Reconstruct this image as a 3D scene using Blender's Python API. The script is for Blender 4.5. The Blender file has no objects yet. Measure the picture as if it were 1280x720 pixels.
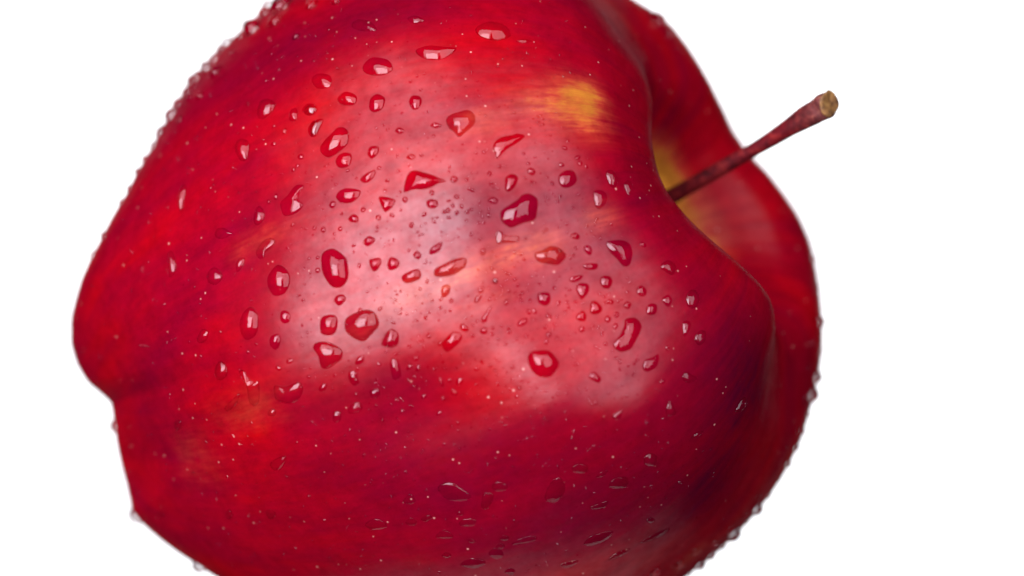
import bpy, math, random
import numpy as np
from mathutils import Vector, Matrix
from mathutils.bvhtree import BVHTree

rng = np.random.default_rng(7)
random.seed(7)
scene = bpy.context.scene
COL = scene.collection

# ------------------------------------------------------------------ camera
K = 8.5e-5            # metres covered by one photograph pixel at the apple's middle
D = 0.55              # camera to the middle of the apple
PITCH = math.radians(3.9)
CAM_Z = 0.0012        # the lens sits just above the paper sweep's level
cam_d = bpy.data.cameras.new('camera')
cam = bpy.data.objects.new('camera', cam_d)
COL.objects.link(cam)
cam.location = (0, -D, CAM_Z)
cam.rotation_euler = (math.radians(90) + PITCH, 0, 0)
cam_d.sensor_width = 36
cam_d.lens = 36 * D / (1280 * K)
cam_d.clip_start = 0.01
cam_d.clip_end = 50
cam_d.dof.use_dof = True
cam_d.dof.focus_distance = D - 345 * K
cam_d.dof.aperture_fstop = 11.5
scene.camera = cam
CAM = np.array([0, -D, CAM_Z])
RIGHT = np.array([1.0, 0, 0])
FWD = np.array([0, math.cos(PITCH), math.sin(PITCH)])
UP = np.array([0, -math.sin(PITCH), math.cos(PITCH)])

# ------------------------------------------------------------------ world, lamps, exposure
world = bpy.data.worlds.new('World')
scene.world = world
world.use_nodes = True
bg = world.node_tree.nodes['Background']
bg.inputs['Color'].default_value = (0.9, 0.92, 1.0, 1)
bg.inputs['Strength'].default_value = 0.02


def area(name, loc, target, w, h, power, col=(1, 1, 1), spread=180):
    d = bpy.data.lights.new(name, 'AREA')
    d.shape = 'RECTANGLE'
    d.size, d.size_y = w, h
    d.energy = power
    d.color = col
    d.spread = math.radians(spread)
    o = bpy.data.objects.new(name, d)
    COL.objects.link(o)
    o.location = loc
    o.rotation_euler = (Vector(target) - Vector(loc)).to_track_quat('-Z', 'Y').to_euler()
    return o


def on_dir(az, el, dist):
    a, e = math.radians(az), math.radians(el)
    return (dist * math.sin(a) * math.cos(e), -dist * math.cos(a) * math.cos(e), 0.037 + dist * math.sin(e))


mid = (0, 0, 0.037)
area('softbox_lamp', on_dir(-29, 18, 0.95), mid, 0.84, 1.58, 19, (0.85, 0.90, 1.0))
area('softbox_lamp.001', on_dir(26, 14, 0.95), mid, 0.76, 1.58, 13.5, (0.85, 0.90, 1.0))
area('softbox_core_lamp', on_dir(-27, 5, 0.85), mid, 0.56, 0.72, 11.0, (0.85, 0.90, 1.0))
area('added_backdrop_lamp', (-0.75, 0.55, 0.55), (0.1, 1.45, 0.25), 0.5, 0.7, 7, spread=110)  # added pair of unseen lamps, only to bring the backdrop up to white
area('added_backdrop_lamp.001', (0.75, 0.55, 0.55), (-0.1, 1.45, 0.25), 0.5, 0.7, 7, spread=110)

scene.view_settings.view_transform = 'Standard'
scene.view_settings.look = 'None'
scene.view_settings.exposure = 0
scene.view_settings.gamma = 1
scene.view_settings.use_curve_mapping = False
scene.cycles.use_denoising = True
scene.cycles.caustics_refractive = True
scene.cycles.caustics_reflective = True
scene.cycles.max_bounces = 10
scene.cycles.transmission_bounces = 8
scene.cycles.blur_glossy = 0.3
scene.cycles.sample_clamp_indirect = 6


# ------------------------------------------------------------------ helpers
def make_mesh(name, verts, faces, mat=None, parent=None, smooth=True, mats=None, mat_idx=None):
    me = bpy.data.meshes.new(name)
    me.from_pydata([tuple(v) for v in verts], [], [tuple(f) for f in faces])
    if smooth:
        me.polygons.foreach_set('use_smooth', [True] * len(me.polygons))
    for m in (mats or [mat]):
        me.materials.append(m)
    if mat_idx is not None:
        me.polygons.foreach_set('material_index', mat_idx)
    me.update()
    o = bpy.data.objects.new(name, me)
    COL.objects.link(o)
    if parent:
        o.parent = parent
    return o


def tag(o, label=None, cat=None, group=None, kind=None):
    for k, v in (('label', label), ('category', cat), ('group', group), ('kind', kind)):
        if v:
            o[k] = v


def ss(a, b, x):
    t = np.clip((x - a) / (b - a), 0, 1)
    return t * t * (3 - 2 * t)


def catmull(pts, n, closed=True):
    p = np.asarray(pts, float)
    m = len(p)
    out = []
    for i in range(n):
        t = i * m / n
        k = int(t)
        f = t - k
        a, b, c, d = p[(k - 1) % m], p[k % m], p[(k + 1) % m], p[(k + 2) % m]
        out.append(0.5 * ((2 * b) + (c - a) * f + (2 * a - 5 * b + 4 * c - d) * f * f + (3 * b - a - 3 * c + d) * f ** 3))
    return np.array(out)


# photograph pixel <-> world, for measuring the apple
def to_world(px, py, z):
    """points at image position (px,py) scaled at the middle plane, z photo-pixels towards the camera"""
    px, py, z = np.asarray(px, float), np.asarray(py, float), np.asarray(z, float)
    dist = D - z * K
    return CAM + np.outer((px - 640) * K * dist / D, RIGHT) + np.outer((360 - py) * K * dist / D, UP) + np.outer(dist, FWD)


def to_px(P):
    q = P - CAM
    dist = q @ FWD
    return 640 + (q @ RIGHT) / dist * D / K, 360 - (q @ UP) / dist * D / K, dist


# ------------------------------------------------------------------ node helpers
def new_mat(name):
    m = bpy.data.materials.new(name)
    m.use_nodes = True
    nt = m.node_tree
    nt.nodes.clear()
    out = nt.nodes.new('ShaderNodeOutputMaterial')
    return m, nt, out


def N(nt, kind, **kw):
    n = nt.nodes.new(kind)
    for k, v in kw.items():
        setattr(n, k, v)
    return n


def ramp(nt, stops, fac):
    r = N(nt, 'ShaderNodeValToRGB')
    els = r.color_ramp.elements
    while len(els) < len(stops):
        els.new(0.5)
    for e, (p, c) in zip(els, stops):
        e.position = p
        e.color = c if len(c) == 4 else (*c, 1)
    nt.links.new(fac, r.inputs[0])
    return r.outputs[0]


def mixc(nt, fac, a, b, mode='MIX'):
    m = N(nt, 'ShaderNodeMix', data_type='RGBA', blend_type=mode)
    for sock, v in ((m.inputs[0], fac), (m.inputs[6], a), (m.inputs[7], b)):
        if isinstance(v, (int, float)):
            sock.default_value = v
        elif isinstance(v, tuple):
            sock.default_value = v if len(v) == 4 else (*v, 1)
        else:
            nt.links.new(v, sock)
    return m.outputs[2]


def math_n(nt, op, a, b=None, c=None, clamp=False):
    m = N(nt, 'ShaderNodeMath', operation=op, use_clamp=clamp)
    for i, v in enumerate((a, b, c)):
        if v is None:
            continue
        if isinstance(v, (int, float)):
            m.inputs[i].default_value = v
        else:
            nt.links.new(v, m.inputs[i])
    return m.outputs[0]


def noise(nt, vec, scale, detail=4, rough=0.55):
    n = N(nt, 'ShaderNodeTexNoise')
    n.inputs['Scale'].default_value = scale
    n.inputs['Detail'].default_value = detail
    n.inputs['Roughness'].default_value = rough
    nt.links.new(vec, n.inputs['Vector'])
    return n.outputs['Fac']


# ------------------------------------------------------------------ paper sweep (setting)
mp, nt, out = new_mat('white_paper')
b = N(nt, 'ShaderNodeBsdfPrincipled')
b.inputs['Base Color'].default_value = (0.86, 0.86, 0.86, 1)
b.inputs['Roughness'].default_value = 0.85
nt.links.new(b.outputs[0], out.inputs[0])

# ------------------------------------------------------------------ the apple's form
AXA, TAU = math.radians(20), math.radians(17)
C0 = (555.0, 372.0)                       # the apple's middle in the photograph
A_c = np.array([math.cos(AXA) * math.cos(TAU), math.sin(AXA) * math.cos(TAU), math.sin(TAU)])   # (right, up, to camera)
B_c = np.array([math.sin(AXA), -math.cos(AXA), 0.0])        # lateral, "down" side
N_c = np.cross(A_c, B_c)
N_c = N_c if N_c[2] > 0 else -N_c                              # near side
CW = np.stack([RIGHT, UP, -FWD], 1)                            # camera frame -> world
cen_w = to_world([C0[0]], [C0[1]], [0.0])[0]

# profile control points (axial, radius), stem pit -> shoulder -> crown -> calyx pit, in photo pixels
PROF = np.array([[262, 0], [263, 12], [268, 32], [282, 62], [310, 96], [348, 130], [384, 162], [398, 196], [394, 243], [374, 300],
                 [330, 350], [270, 392], [190, 424], [90, 438], [-20, 434], [-120, 412], [-210, 376], [-290, 326],
                 [-360, 262], [-415, 195], [-436, 150], [-430, 110], [-400, 75], [-370, 40], [-360, 12], [-359, 0]], float)


def profile(n):
    d = np.concatenate([[0], np.cumsum(np.hypot(*np.diff(PROF, axis=0).T))])
    ext = np.vstack([2 * PROF[0] - PROF[1], PROF, 2 * PROF[-1] - PROF[-2]])
    t = np.linspace(0, d[-1], n)
    res = []
    for x in t:
        k = min(np.searchsorted(d, x, side='right') - 1, len(d) - 2)
        f = (x - d[k]) / (d[k + 1] - d[k])
        a, b_, c, e = ext[k], ext[k + 1], ext[k + 2], ext[k + 3]
        res.append(0.5 * ((2 * b_) + (c - a) * f + (2 * a - 5 * b_ + 4 * c - e) * f * f + (3 * b_ - a - 3 * c + e) * f ** 3))
    res = np.array(res)
    res[:, 1] = np.maximum(res[:, 1], 0)
    return res, t / d[-1], d / d[-1]


NU, NV = 380, 640
pr, tt, td = profile(NU)
phi = np.linspace(0, 2 * math.pi, NV, endpoint=False)          # 0 = near side, + towards the lower side
T, PH = np.meshgrid(tt, phi, indexing='ij')


def lobes(ph, centres, widths, heights):
    s = np.zeros_like(ph)
    for c, w, h in zip(centres, widths, heights):
        d = (ph - math.radians(c) + math.pi) % (2 * math.pi) - math.pi
        s += h * np.exp(-(d / math.radians(w)) ** 2)
    return s


LC = [38, -38, 108, -108, 182]
crown = lobes(PH, LC, [26] * 5, [1.0, 1.0, 0.9, 0.9, 0.9])
should = lobes(PH, [44, -58, 112, -126, 180], [30, 24, 32, 24, 34], [1.2, 0.62, 1.15, 0.85, 1.0])
rho = pr[:, 1][:, None] * np.ones_like(PH)
axl = pr[:, 0][:, None] * np.ones_like(PH)
w_cr = ss(-150, -420, axl) * (T > 0.5)
w_sh = ss(120, 390, axl) * (T < 0.5)
pit = ss(td[7], td[1], T)
axl += w_cr * (-34 * (crown - 0.55)) + w_sh * (1 - 0.75 * pit) * 34 * (should - 0.55)
rho *= 1 + w_cr * 0.09 * (crown - 0.5) + (w_sh * 0.035 + 0.022 * ss(-420, 0, axl)) * (should - 0.55)
# long gentle unevenness of a grown fruit
axl += 5 * np.sin(2 * PH + 0.7) * ss(0, 300, axl)
rho *= 1 + 0.008 * np.sin(3 * PH + 4 * T * 3) + 0.006 * np.sin(7 * PH - 9 * T)
V = (axl[..., None] * A_c + (rho * np.cos(PH))[..., None] * N_c + (rho * np.sin(PH))[..., None] * B_c).reshape(-1, 3)

# swelling of the near shoulder and the shallow dip beside it
sA, sB = V @ A_c, V @ B_c
near = ss(0, 200, V @ N_c)
for (a0, b0, wa, wb, amp) in ((270, 185, 135, 105, 27), (70, 130, 85, 60, -9), (-120, -40, 160, 110, 8)):
    V += (near * amp * np.exp(-((sA - a0) / wa) ** 2 - ((sB - b0) / wb) ** 2))[:, None] * N_c

# measured outline of the fruit (photo pixels)
OUT = np.array([(345, -2), (300, 38), (262, 76), (232, 108), (212, 142), (189, 184), (160, 237), (127, 295), (102, 345), (88, 395), (88, 430),
                (95, 456), (109, 480), (126, 495), (138, 505), (141, 524), (146, 560), (156, 602), (164, 640), (178, 656), (205, 679),
                (245, 706), (300, 738), (400, 776), (520, 800), (650, 806), (760, 782), (860, 720), (884, 702), (909, 680), (937, 652),
                (962, 621), (982, 590), (1002, 550), (1014, 510), (1024, 470), (1029, 430), (1028, 390), (1024, 350), (1014, 300),
                (1000, 268), (980, 238), (958, 211), (934, 186), (918, 163), (900, 125), (880, 87), (863, 60), (842, 33), (818, 14),
                (795, 0), (740, -34), (650, -62), (560, -74), (450, -56), (390, -26)], float)


def world_of(Vc):
    return cen_w + (Vc * K) @ CW.T


th_o = np.arctan2(OUT[:, 1] - C0[1], OUT[:, 0] - C0[0])
r_o = np.hypot(OUT[:, 1] - C0[1], OUT[:, 0] - C0[0])
o_ = np.argsort(th_o)
NB = 360
bins = (np.arange(NB) + 0.5) / NB * 2 * math.pi - math.pi
r_target = np.interp(bins, th_o[o_], r_o[o_], period=2 * math.pi)
for it in range(5):
    x, y, _ = to_px(world_of(V))
    dx, dy = x - C0[0], y - C0[1]
    th, r = np.arctan2(dy, dx), np.hypot(dx, dy)
    bi = ((th + math.pi) / (2 * math.pi) * NB).astype(int) % NB
    rs = np.zeros(NB)
    np.maximum.at(rs, bi, r)
    cfac = r_target / rs
    kk = np.exp(-(np.arange(-4, 5) / 1.1) ** 2)
    kk /= kk.sum()
    cfac = np.convolve(np.concatenate([cfac[-4:], cfac, cfac[:4]]), kk, 'valid')
    rs_s = np.convolve(np.concatenate([rs[-4:], rs, rs[:4]]), kk, 'valid')
    cv = np.interp(th, bins, cfac, period=2 * math.pi)
    rv = np.interp(th, bins, rs_s, period=2 * math.pi)
    w = ss(0.35, 1.0, r / rv)
    V[:, :2] *= (1 + (cv - 1) * w)[:, None]
x, y, _ = to_px(world_of(V))
print('outline error px', np.abs(r_target - rs).mean(), np.abs(r_target - rs).max())

VW = world_of(V)
zmin = VW[:, 2].min()
low = VW[VW[:, 2].argmin()]

# local frame of the apple: z = core axis
apple = bpy.data.objects.new('apple', None)
COL.objects.link(apple)
Rl = np.stack([CW @ N_c, CW @ B_c, CW @ A_c], 1)
if np.linalg.det(Rl) < 0:
    Rl[:, 1] *= -1
MW = Matrix([[*Rl[0], low[0]], [*Rl[1], low[1]], [*Rl[2], low[2]], [0, 0, 0, 1]])
apple.matrix_world = MW
tag(apple, 'red apple lying on its side, wet with water drops, stem pointing up and out', 'apple')


def loc(P):
    return (np.asarray(P) - low) @ Rl


faces = []
idx = np.arange(NU * NV).reshape(NU, NV)
nx = np.roll(idx, -1, axis=1)
quads = np.stack([idx[:-1], nx[:-1], nx[1:], idx[1:]], -1).reshape(-1, 4)
# orientation check
p = VW[quads[NU * NV // 3]]
nrm = np.cross(p[1] - p[0], p[2] - p[0])
if np.dot(nrm, p.mean(0) - cen_w) < 0:
    quads = quads[:, ::-1]
bvh = BVHTree.FromPolygons([Vector(v) for v in VW], [tuple(q) for q in quads], epsilon=0.0)


def cast(px, py):
    tgt = to_world([px], [py], [0])[0]
    d = Vector(tgt - CAM).normalized()
    h = bvh.ray_cast(Vector(CAM), d)
    return (np.array(h[0]), np.array(h[1])) if h[0] is not None else None


# ---- pigment: yellow flush, where the fruit itself is paler (centre px, half length along the core, half width, strength)
YEL = [(724, 132, 58, 42, 0.95), (665, 128, 70, 30, 0.44), (600, 152, 90, 24, 0.32), (752, 272, 80, 22, 0.46), (660, 312, 130, 26, 0.58),
       (560, 352, 130, 24, 0.42), (450, 420, 150, 30, 0.16), (310, 512, 100, 36, 0.26), (245, 575, 80, 50, 0.22), (330, 298, 80, 20, 0.30),
       (610, 375, 110, 16, 0.28), (500, 200, 130, 24, 0.12), (860, 700, 60, 26, 0.36)]
# deeper crimson blotches; also shade of underside, right side and upper rim as colour
CRIMSON_SHADE = [(592, 256, 85, 46, 0.6), (420, 592, 150, 34, 0.5), (935, 470, 90, 120, 0.95), (720, 650, 260, 70, 0.65), (880, 610, 120, 90, 0.9), (430, 30, 200, 45, 0.6),
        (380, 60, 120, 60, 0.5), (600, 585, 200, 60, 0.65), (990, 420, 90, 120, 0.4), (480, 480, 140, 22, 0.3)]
axis_w = CW @ A_c
yel_pts, crimson_shade_pts = [], []
for src, dst in ((YEL, yel_pts), (CRIMSON_SHADE, crimson_shade_pts)):
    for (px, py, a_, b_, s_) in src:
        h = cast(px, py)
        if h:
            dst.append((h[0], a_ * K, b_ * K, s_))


def skin_tone(P, pts=None):
    y_ = np.zeros(len(P))
    for c, a_, b_, s_ in (pts or yel_pts):
        d = P - c
        al = d @ axis_w
        ac = np.sqrt(np.maximum((d * d).sum(1) - al * al, 0))
        y_ = np.maximum(y_, s_ * np.exp(-(al / a_) ** 2 - (ac / b_) ** 2)) + 0.25 * np.minimum(y_, s_ * np.exp(-(al / a_) ** 2 - (ac / b_) ** 2))
    return y_


def set_attr(me, name, vals):
    at = me.attributes.new(name, 'FLOAT', 'POINT')
    at.data.foreach_set('value', np.asarray(vals, np.float32))


# ------------------------------------------------------------------ skin materials
def skin_colour(nt):
    tc = N(nt, 'ShaderNodeTexCoord', object=apple)
    # core axis passes through the apple's middle, not through its lowest point
    off = N(nt, 'ShaderNodeVectorMath', operation='SUBTRACT')
    nt.links.new(tc.outputs['Object'], off.inputs[0])
    off.inputs[1].default_value = tuple(loc(cen_w[None])[0])
    sep = N(nt, 'ShaderNodeSeparateXYZ')
    nt.links.new(off.outputs[0], sep.inputs[0])
    r2 = math_n(nt, 'SQRT', math_n(nt, 'ADD', math_n(nt, 'MULTIPLY', sep.outputs[0], sep.outputs[0]),
                                  math_n(nt, 'MULTIPLY', sep.outputs[1], sep.outputs[1])))
    r2 = math_n(nt, 'MAXIMUM', r2, 1e-4)
    comb = N(nt, 'ShaderNodeCombineXYZ')
    nt.links.new(math_n(nt, 'DIVIDE', sep.outputs[0], r2), comb.inputs[0])
    nt.links.new(math_n(nt, 'DIVIDE', sep.outputs[1], r2), comb.inputs[1])
    nt.links.new(math_n(nt, 'MULTIPLY', sep.outputs[2], 9.0), comb.inputs[2])
    comb2 = N(nt, 'ShaderNodeCombineXYZ')
    nt.links.new(math_n(nt, 'DIVIDE', sep.outputs[0], r2), comb2.inputs[0])
    nt.links.new(math_n(nt, 'DIVIDE', sep.outputs[1], r2), comb2.inputs[1])
    nt.links.new(math_n(nt, 'MULTIPLY', sep.outputs[2], 6.5), comb2.inputs[2])
    st = comb.outputs[0]                                     # meridian coordinates: streaks run stem to calyx
    pos = off.outputs[0]
    yel = N(nt, 'ShaderNodeAttribute', attribute_name='yellow').outputs['Fac']
    s1 = noise(nt, st, 7, 5, 0.6)
    s2 = noise(nt, st, 26, 6, 0.65)
    m1 = noise(nt, pos, 55, 3, 0.5)
    m2 = noise(nt, pos, 420, 4, 0.6)
    base = ramp(nt, [(0.33, (0.145, 0.0002, 0.0110)), (0.50, (0.220, 0.0003, 0.0070)), (0.67, (0.315, 0.0005, 0.0022))],
                math_n(nt, 'ADD', math_n(nt, 'MULTIPLY', m1, 0.55), math_n(nt, 'MULTIPLY', s1, 0.45)))
    crimson_shade = N(nt, 'ShaderNodeAttribute', attribute_name='crimson_shade').outputs['Fac']
    dv = math_n(nt, 'MULTIPLY', crimson_shade, math_n(nt, 'ADD', math_n(nt, 'MULTIPLY', s2, 0.9), math_n(nt, 'MULTIPLY', m2, 0.9)), clamp=True)
    base = mixc(nt, dv, base, (0.066, 0.0002, 0.0100))  # dark crimson: skin blotches plus painted shade
    # flush of paler ground colour, broken into streaks
    s3 = noise(nt, comb2.outputs[0], 62, 5, 0.7)
    br = math_n(nt, 'ADD', math_n(nt, 'MULTIPLY', math_n(nt, 'SUBTRACT', s2, 0.5), 0.7),
                math_n(nt, 'ADD', math_n(nt, 'MULTIPLY', math_n(nt, 'SUBTRACT', s3, 0.5), 0.75), math_n(nt, 'MULTIPLY', math_n(nt, 'SUBTRACT', noise(nt, pos, 230, 6, 0.65), 0.5), 1.1)))
    v = math_n(nt, 'MULTIPLY_ADD', br, math_n(nt, 'MULTIPLY', yel, 2.2, clamp=True), yel)
    sr = N(nt, 'ShaderNodeMapRange', interpolation_type='SMOOTHSTEP')
    nt.links.new(v, sr.inputs[0]); sr.inputs[1].default_value = 0.04; sr.inputs[2].default_value = 0.85
    sy = N(nt, 'ShaderNodeMapRange', interpolation_type='SMOOTHSTEP')
    nt.links.new(v, sy.inputs[0]); sy.inputs[1].default_value = 0.45; sy.inputs[2].default_value = 1.10
    c = mixc(nt, sr.outputs[0], base, (0.35, 0.036, 0.018))
    c = mixc(nt, sy.outputs[0], c, (0.37, 0.118, 0.014))
    sp = N(nt, 'ShaderNodeMapRange', interpolation_type='SMOOTHSTEP')
    nt.links.new(v, sp.inputs[0]); sp.inputs[1].default_value = 1.10; sp.inputs[2].default_value = 1.75
    c = mixc(nt, sp.outputs[0], c, (0.85, 0.34, 0.040))  # palest step, meant for the pit: brightens its shadowed wall by colour
    # lenticels
    vo = N(nt, 'ShaderNodeTexVoronoi')
    vo.inputs['Scale'].default_value = 880
    vo.inputs['Randomness'].default_value = 1
    nt.links.new(pos, vo.inputs['Vector'])
    sepc = N(nt, 'ShaderNodeSeparateColor')
    nt.links.new(vo.outputs['Color'], sepc.inputs[0])
    rad = math_n(nt, 'MULTIPLY_ADD', sepc.outputs[0], 0.19, -0.075)
    dot = ramp(nt, [(0.46, (0, 0, 0)), (0.54, (1, 1, 1))], math_n(nt, 'MULTIPLY_ADD', math_n(nt, 'SUBTRACT', rad, vo.outputs['Distance']), 8.0, 0.5))
    c = mixc(nt, math_n(nt, 'MULTIPLY', dot, 0.7), c, (0.52, 0.22, 0.19))
    fine = mixc(nt, 1.0, c, ramp(nt, [(0.25, (0.60, 0.60, 0.64)), (0.75, (1.30, 1.30, 1.26))], math_n(nt, 'ADD', math_n(nt, 'MULTIPLY', m2, 0.45), math_n(nt, 'ADD', math_n(nt, 'MULTIPLY', s3, 0.30), math_n(nt, 'MULTIPLY', noise(nt, pos, 1100, 3, 0.7), 0.25)))), 'MULTIPLY')
    return fine, pos, st, m2


ms, nt, out = new_mat('apple_skin')
c, pos, st, m2 = skin_colour(nt)
b = N(nt, 'ShaderNodeBsdfDiffuse')
gl = N(nt, 'ShaderNodeBsdfGlossy', distribution='BECKMANN')
nt.links.new(c, b.inputs['Color'])
nt.links.new(math_n(nt, 'MULTIPLY_ADD', noise(nt, pos, 90, 3), 0.14, 0.24), gl.inputs['Roughness'])
bm = N(nt, 'ShaderNodeBump')
bm.inputs['Strength'].default_value = 0.25
bm.inputs['Distance'].default_value = 0.00012
nt.links.new(math_n(nt, 'ADD', math_n(nt, 'MULTIPLY_ADD', noise(nt, st, 5, 3, 0.5), 7.0, noise(nt, pos, 260, 3)), math_n(nt, 'MULTIPLY', noise(nt, pos, 1700, 3, 0.6), 0.22)), bm.inputs['Height'])
nt.links.new(bm.outputs[0], b.inputs['Normal'])
nt.links.new(bm.outputs[0], gl.inputs['Normal'])
mx = N(nt, 'ShaderNodeMixShader')          # waxy bloom: weak, uneven gloss
pitn = N(nt, 'ShaderNodeAttribute', attribute_name='pit').outputs['Fac']
nt.links.new(math_n(nt, 'MULTIPLY', math_n(nt, 'MULTIPLY_ADD', pitn, -0.85, 1.0), math_n(nt, 'MULTIPLY_ADD', noise(nt, st, 8, 5, 0.6), 0.036, math_n(nt, 'MULTIPLY_ADD', math_n(nt, 'ADD', math_n(nt, 'MULTIPLY', m2, 0.6), math_n(nt, 'MULTIPLY', noise(nt, pos, 1300, 2, 0.6), 0.4)), 0.060, -0.019))), mx.inputs[0])
nt.links.new(b.outputs[0], mx.inputs[1])
nt.links.new(gl.outputs[0], mx.inputs[2])
g2 = N(nt, 'ShaderNodeBsdfGlossy', distribution='BECKMANN')
g2.inputs['Roughness'].default_value = 0.46
nt.links.new(bm.outputs[0], g2.inputs['Normal'])
mx2 = N(nt, 'ShaderNodeMixShader')
mx2.inputs[0].default_value = 0.004
nt.links.new(mx.outputs[0], mx2.inputs[1])
nt.links.new(g2.outputs[0], mx2.inputs[2])
nt.links.new(mx2.outputs[0], out.inputs[0])

mw, nt, out = new_mat('wet_skin')          # skin under water: the same colours, no dry gloss
c, *_ = skin_colour(nt)
b = N(nt, 'ShaderNodeBsdfDiffuse')
nt.links.new(c, b.inputs['Color'])
nt.links.new(b.outputs[0], out.inputs[0])

mg, nt, out = new_mat('water')              # shallow drop: clear, glossy
tr = N(nt, 'ShaderNodeBsdfTransparent')
gl = N(nt, 'ShaderNodeBsdfGlossy')
gl.inputs['Roughness'].default_value = 0.03
fr = N(nt, 'ShaderNodeFresnel')
fr.inputs['IOR'].default_value = 1.40
mx = N(nt, 'ShaderNodeMixShader')
nt.links.new(math_n(nt, 'MULTIPLY_ADD', fr.outputs[0], 0.30, 0.030), mx.inputs[0])
nt.links.new(tr.outputs[0], mx.inputs[1])
nt.links.new(gl.outputs[0], mx.inputs[2])
nt.links.new(mx.outputs[0], out.inputs[0])

mb, nt, out = new_mat('water_bead')
b = N(nt, 'ShaderNodeBsdfPrincipled')
b.inputs['Base Color'].default_value = (1, 1, 1, 1)
b.inputs['Roughness'].default_value = 0.0
b.inputs['IOR'].default_value = 1.333
b.inputs['Transmission Weight'].default_value = 1
nt.links.new(b.outputs[0], out.inputs[0])

skin = make_mesh('skin', loc(VW), quads, ms, apple)
ylw = skin_tone(VW)
# inside the stem pit the fruit stays yellow in broad rays, its colour lifted to stand in for missing light
pitv = (ss(td[5] * 0.6 + td[6] * 0.4, td[3], T) * (0.35 + 1.45 * lobes(PH, [145, -145, 60, -50], [22, 40, 26, 26], [0.6, 1.05, 0.5, 0.5]))).reshape(-1)
set_attr(skin.data, 'yellow', np.maximum(ylw, pitv))
set_attr(skin.data, 'pit', ss(td[7], td[5], T).reshape(-1))
set_attr(skin.data, 'crimson_shade', skin_tone(VW, crimson_shade_pts) * (1 - ss(td[9], td[6], T).reshape(-1)))


# ------------------------------------------------------------------ white backdrop panel and an added, unseen block under the apple, shaped for its reflection
BY, BW = 1.45, 0.64
n_ = 24
sv, sf = [], []
for i in range(n_ + 1):
    a = (i / n_ - 0.5) * 2 * 0.42
    for zz in (-0.55, 0.75):
        sv.append((BW / math.sin(0.42) * math.sin(a), BY + 0.35 * (math.cos(a) - 1), zz))
for i in range(n_):
    sf.append((2 * i, 2 * i + 2, 2 * i + 3, 2 * i + 1))
back = make_mesh('backdrop', sv, sf, mp)
sol = back.modifiers.new('thickness', 'SOLIDIFY')
sol.thickness = 0.003
tag(back, 'plain white paper backdrop behind the apple', 'backdrop', kind='structure')

bx0, bx1, by0, by1, bz0, bz1, bv = low[0] - 0.022, low[0] + 0.034, low[1] - 0.009, low[1] + 0.03, -0.30, zmin + 0.00012, 0.0015
bvts, bfcs = [], []
ring = [(bx0 + bv, by0), (bx1 - bv, by0), (bx1, by0 + bv), (bx1, by1 - bv), (bx1 - bv, by1), (bx0 + bv, by1), (bx0, by1 - bv), (bx0, by0 + bv)]
cxm, cym = (bx0 + bx1) / 2, (by0 + by1) / 2
for zz, inn in ((bz0, 0), (bz1 - bv, 0), (bz1 - bv * 0.3, bv * 0.3), (bz1, bv)):
    for (xx, yy) in ring:
        bvts.append((xx - inn * np.sign(xx - cxm), yy - inn * np.sign(yy - cym), zz))
for L in range(3):
    for i in range(8):
        j = (i + 1) % 8
        bfcs.append((L * 8 + i, L * 8 + j, (L + 1) * 8 + j, (L + 1) * 8 + i))
bfcs += [tuple(range(24, 32)), tuple(range(7, -1, -1))]
mpl, nt, out = new_mat('grey_plaster')
b = N(nt, 'ShaderNodeBsdfPrincipled')
b.inputs['Base Color'].default_value = (0.30, 0.29, 0.28, 1)
b.inputs['Roughness'].default_value = 0.8
nt.links.new(b.outputs[0], out.inputs[0])
block = make_mesh('added_plinth', bvts, bfcs, mpl, smooth=False)
tag(block, 'narrow grey block added under the apple, out of view, shaped for its reflection', 'added_plinth', kind='structure')

# ------------------------------------------------------------------ stem
mst, nt, out = new_mat('stem_bark')
tc = N(nt, 'ShaderNodeTexCoord')
at = N(nt, 'ShaderNodeAttribute', attribute_name='along').outputs['Fac']
n1 = noise(nt, tc.outputs['Object'], 900, 5, 0.65)
n2 = noise(nt, tc.outputs['Object'], 260, 4, 0.6)
c1 = ramp(nt, [(0.34, (0.026, 0.0004, 0.0018)), (0.52, (0.095, 0.0015, 0.0050)), (0.68, (0.20, 0.012, 0.011))], n1)
c2 = ramp(nt, [(0.30, (0.055, 0.010, 0.010)), (0.52, (0.115, 0.030, 0.026)), (0.72, (0.22, 0.10, 0.065))], n1)
c3 = mixc(nt, math_n(nt, 'MULTIPLY', ramp(nt, [(0.62, (0, 0, 0)), (0.95, (1, 1, 1))], at), math_n(nt, 'MULTIPLY_ADD', n2, 1.6, -0.1, clamp=True)), c1, c2)
b = N(nt, 'ShaderNodeBsdfPrincipled')
nt.links.new(c3, b.inputs['Base Color'])
b.inputs['Roughness'].default_value = 0.6
b.inputs['Specular IOR Level'].default_value = 0.2
bm = N(nt, 'ShaderNodeBump')
bm.inputs['Strength'].default_value = 1.0
bm.inputs['Distance'].default_value = 0.0002
nt.links.new(n1, bm.inputs['Height'])
nt.links.new(bm.outputs[0], b.inputs['Normal'])
nt.links.new(b.outputs[0], out.inputs[0])

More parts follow.
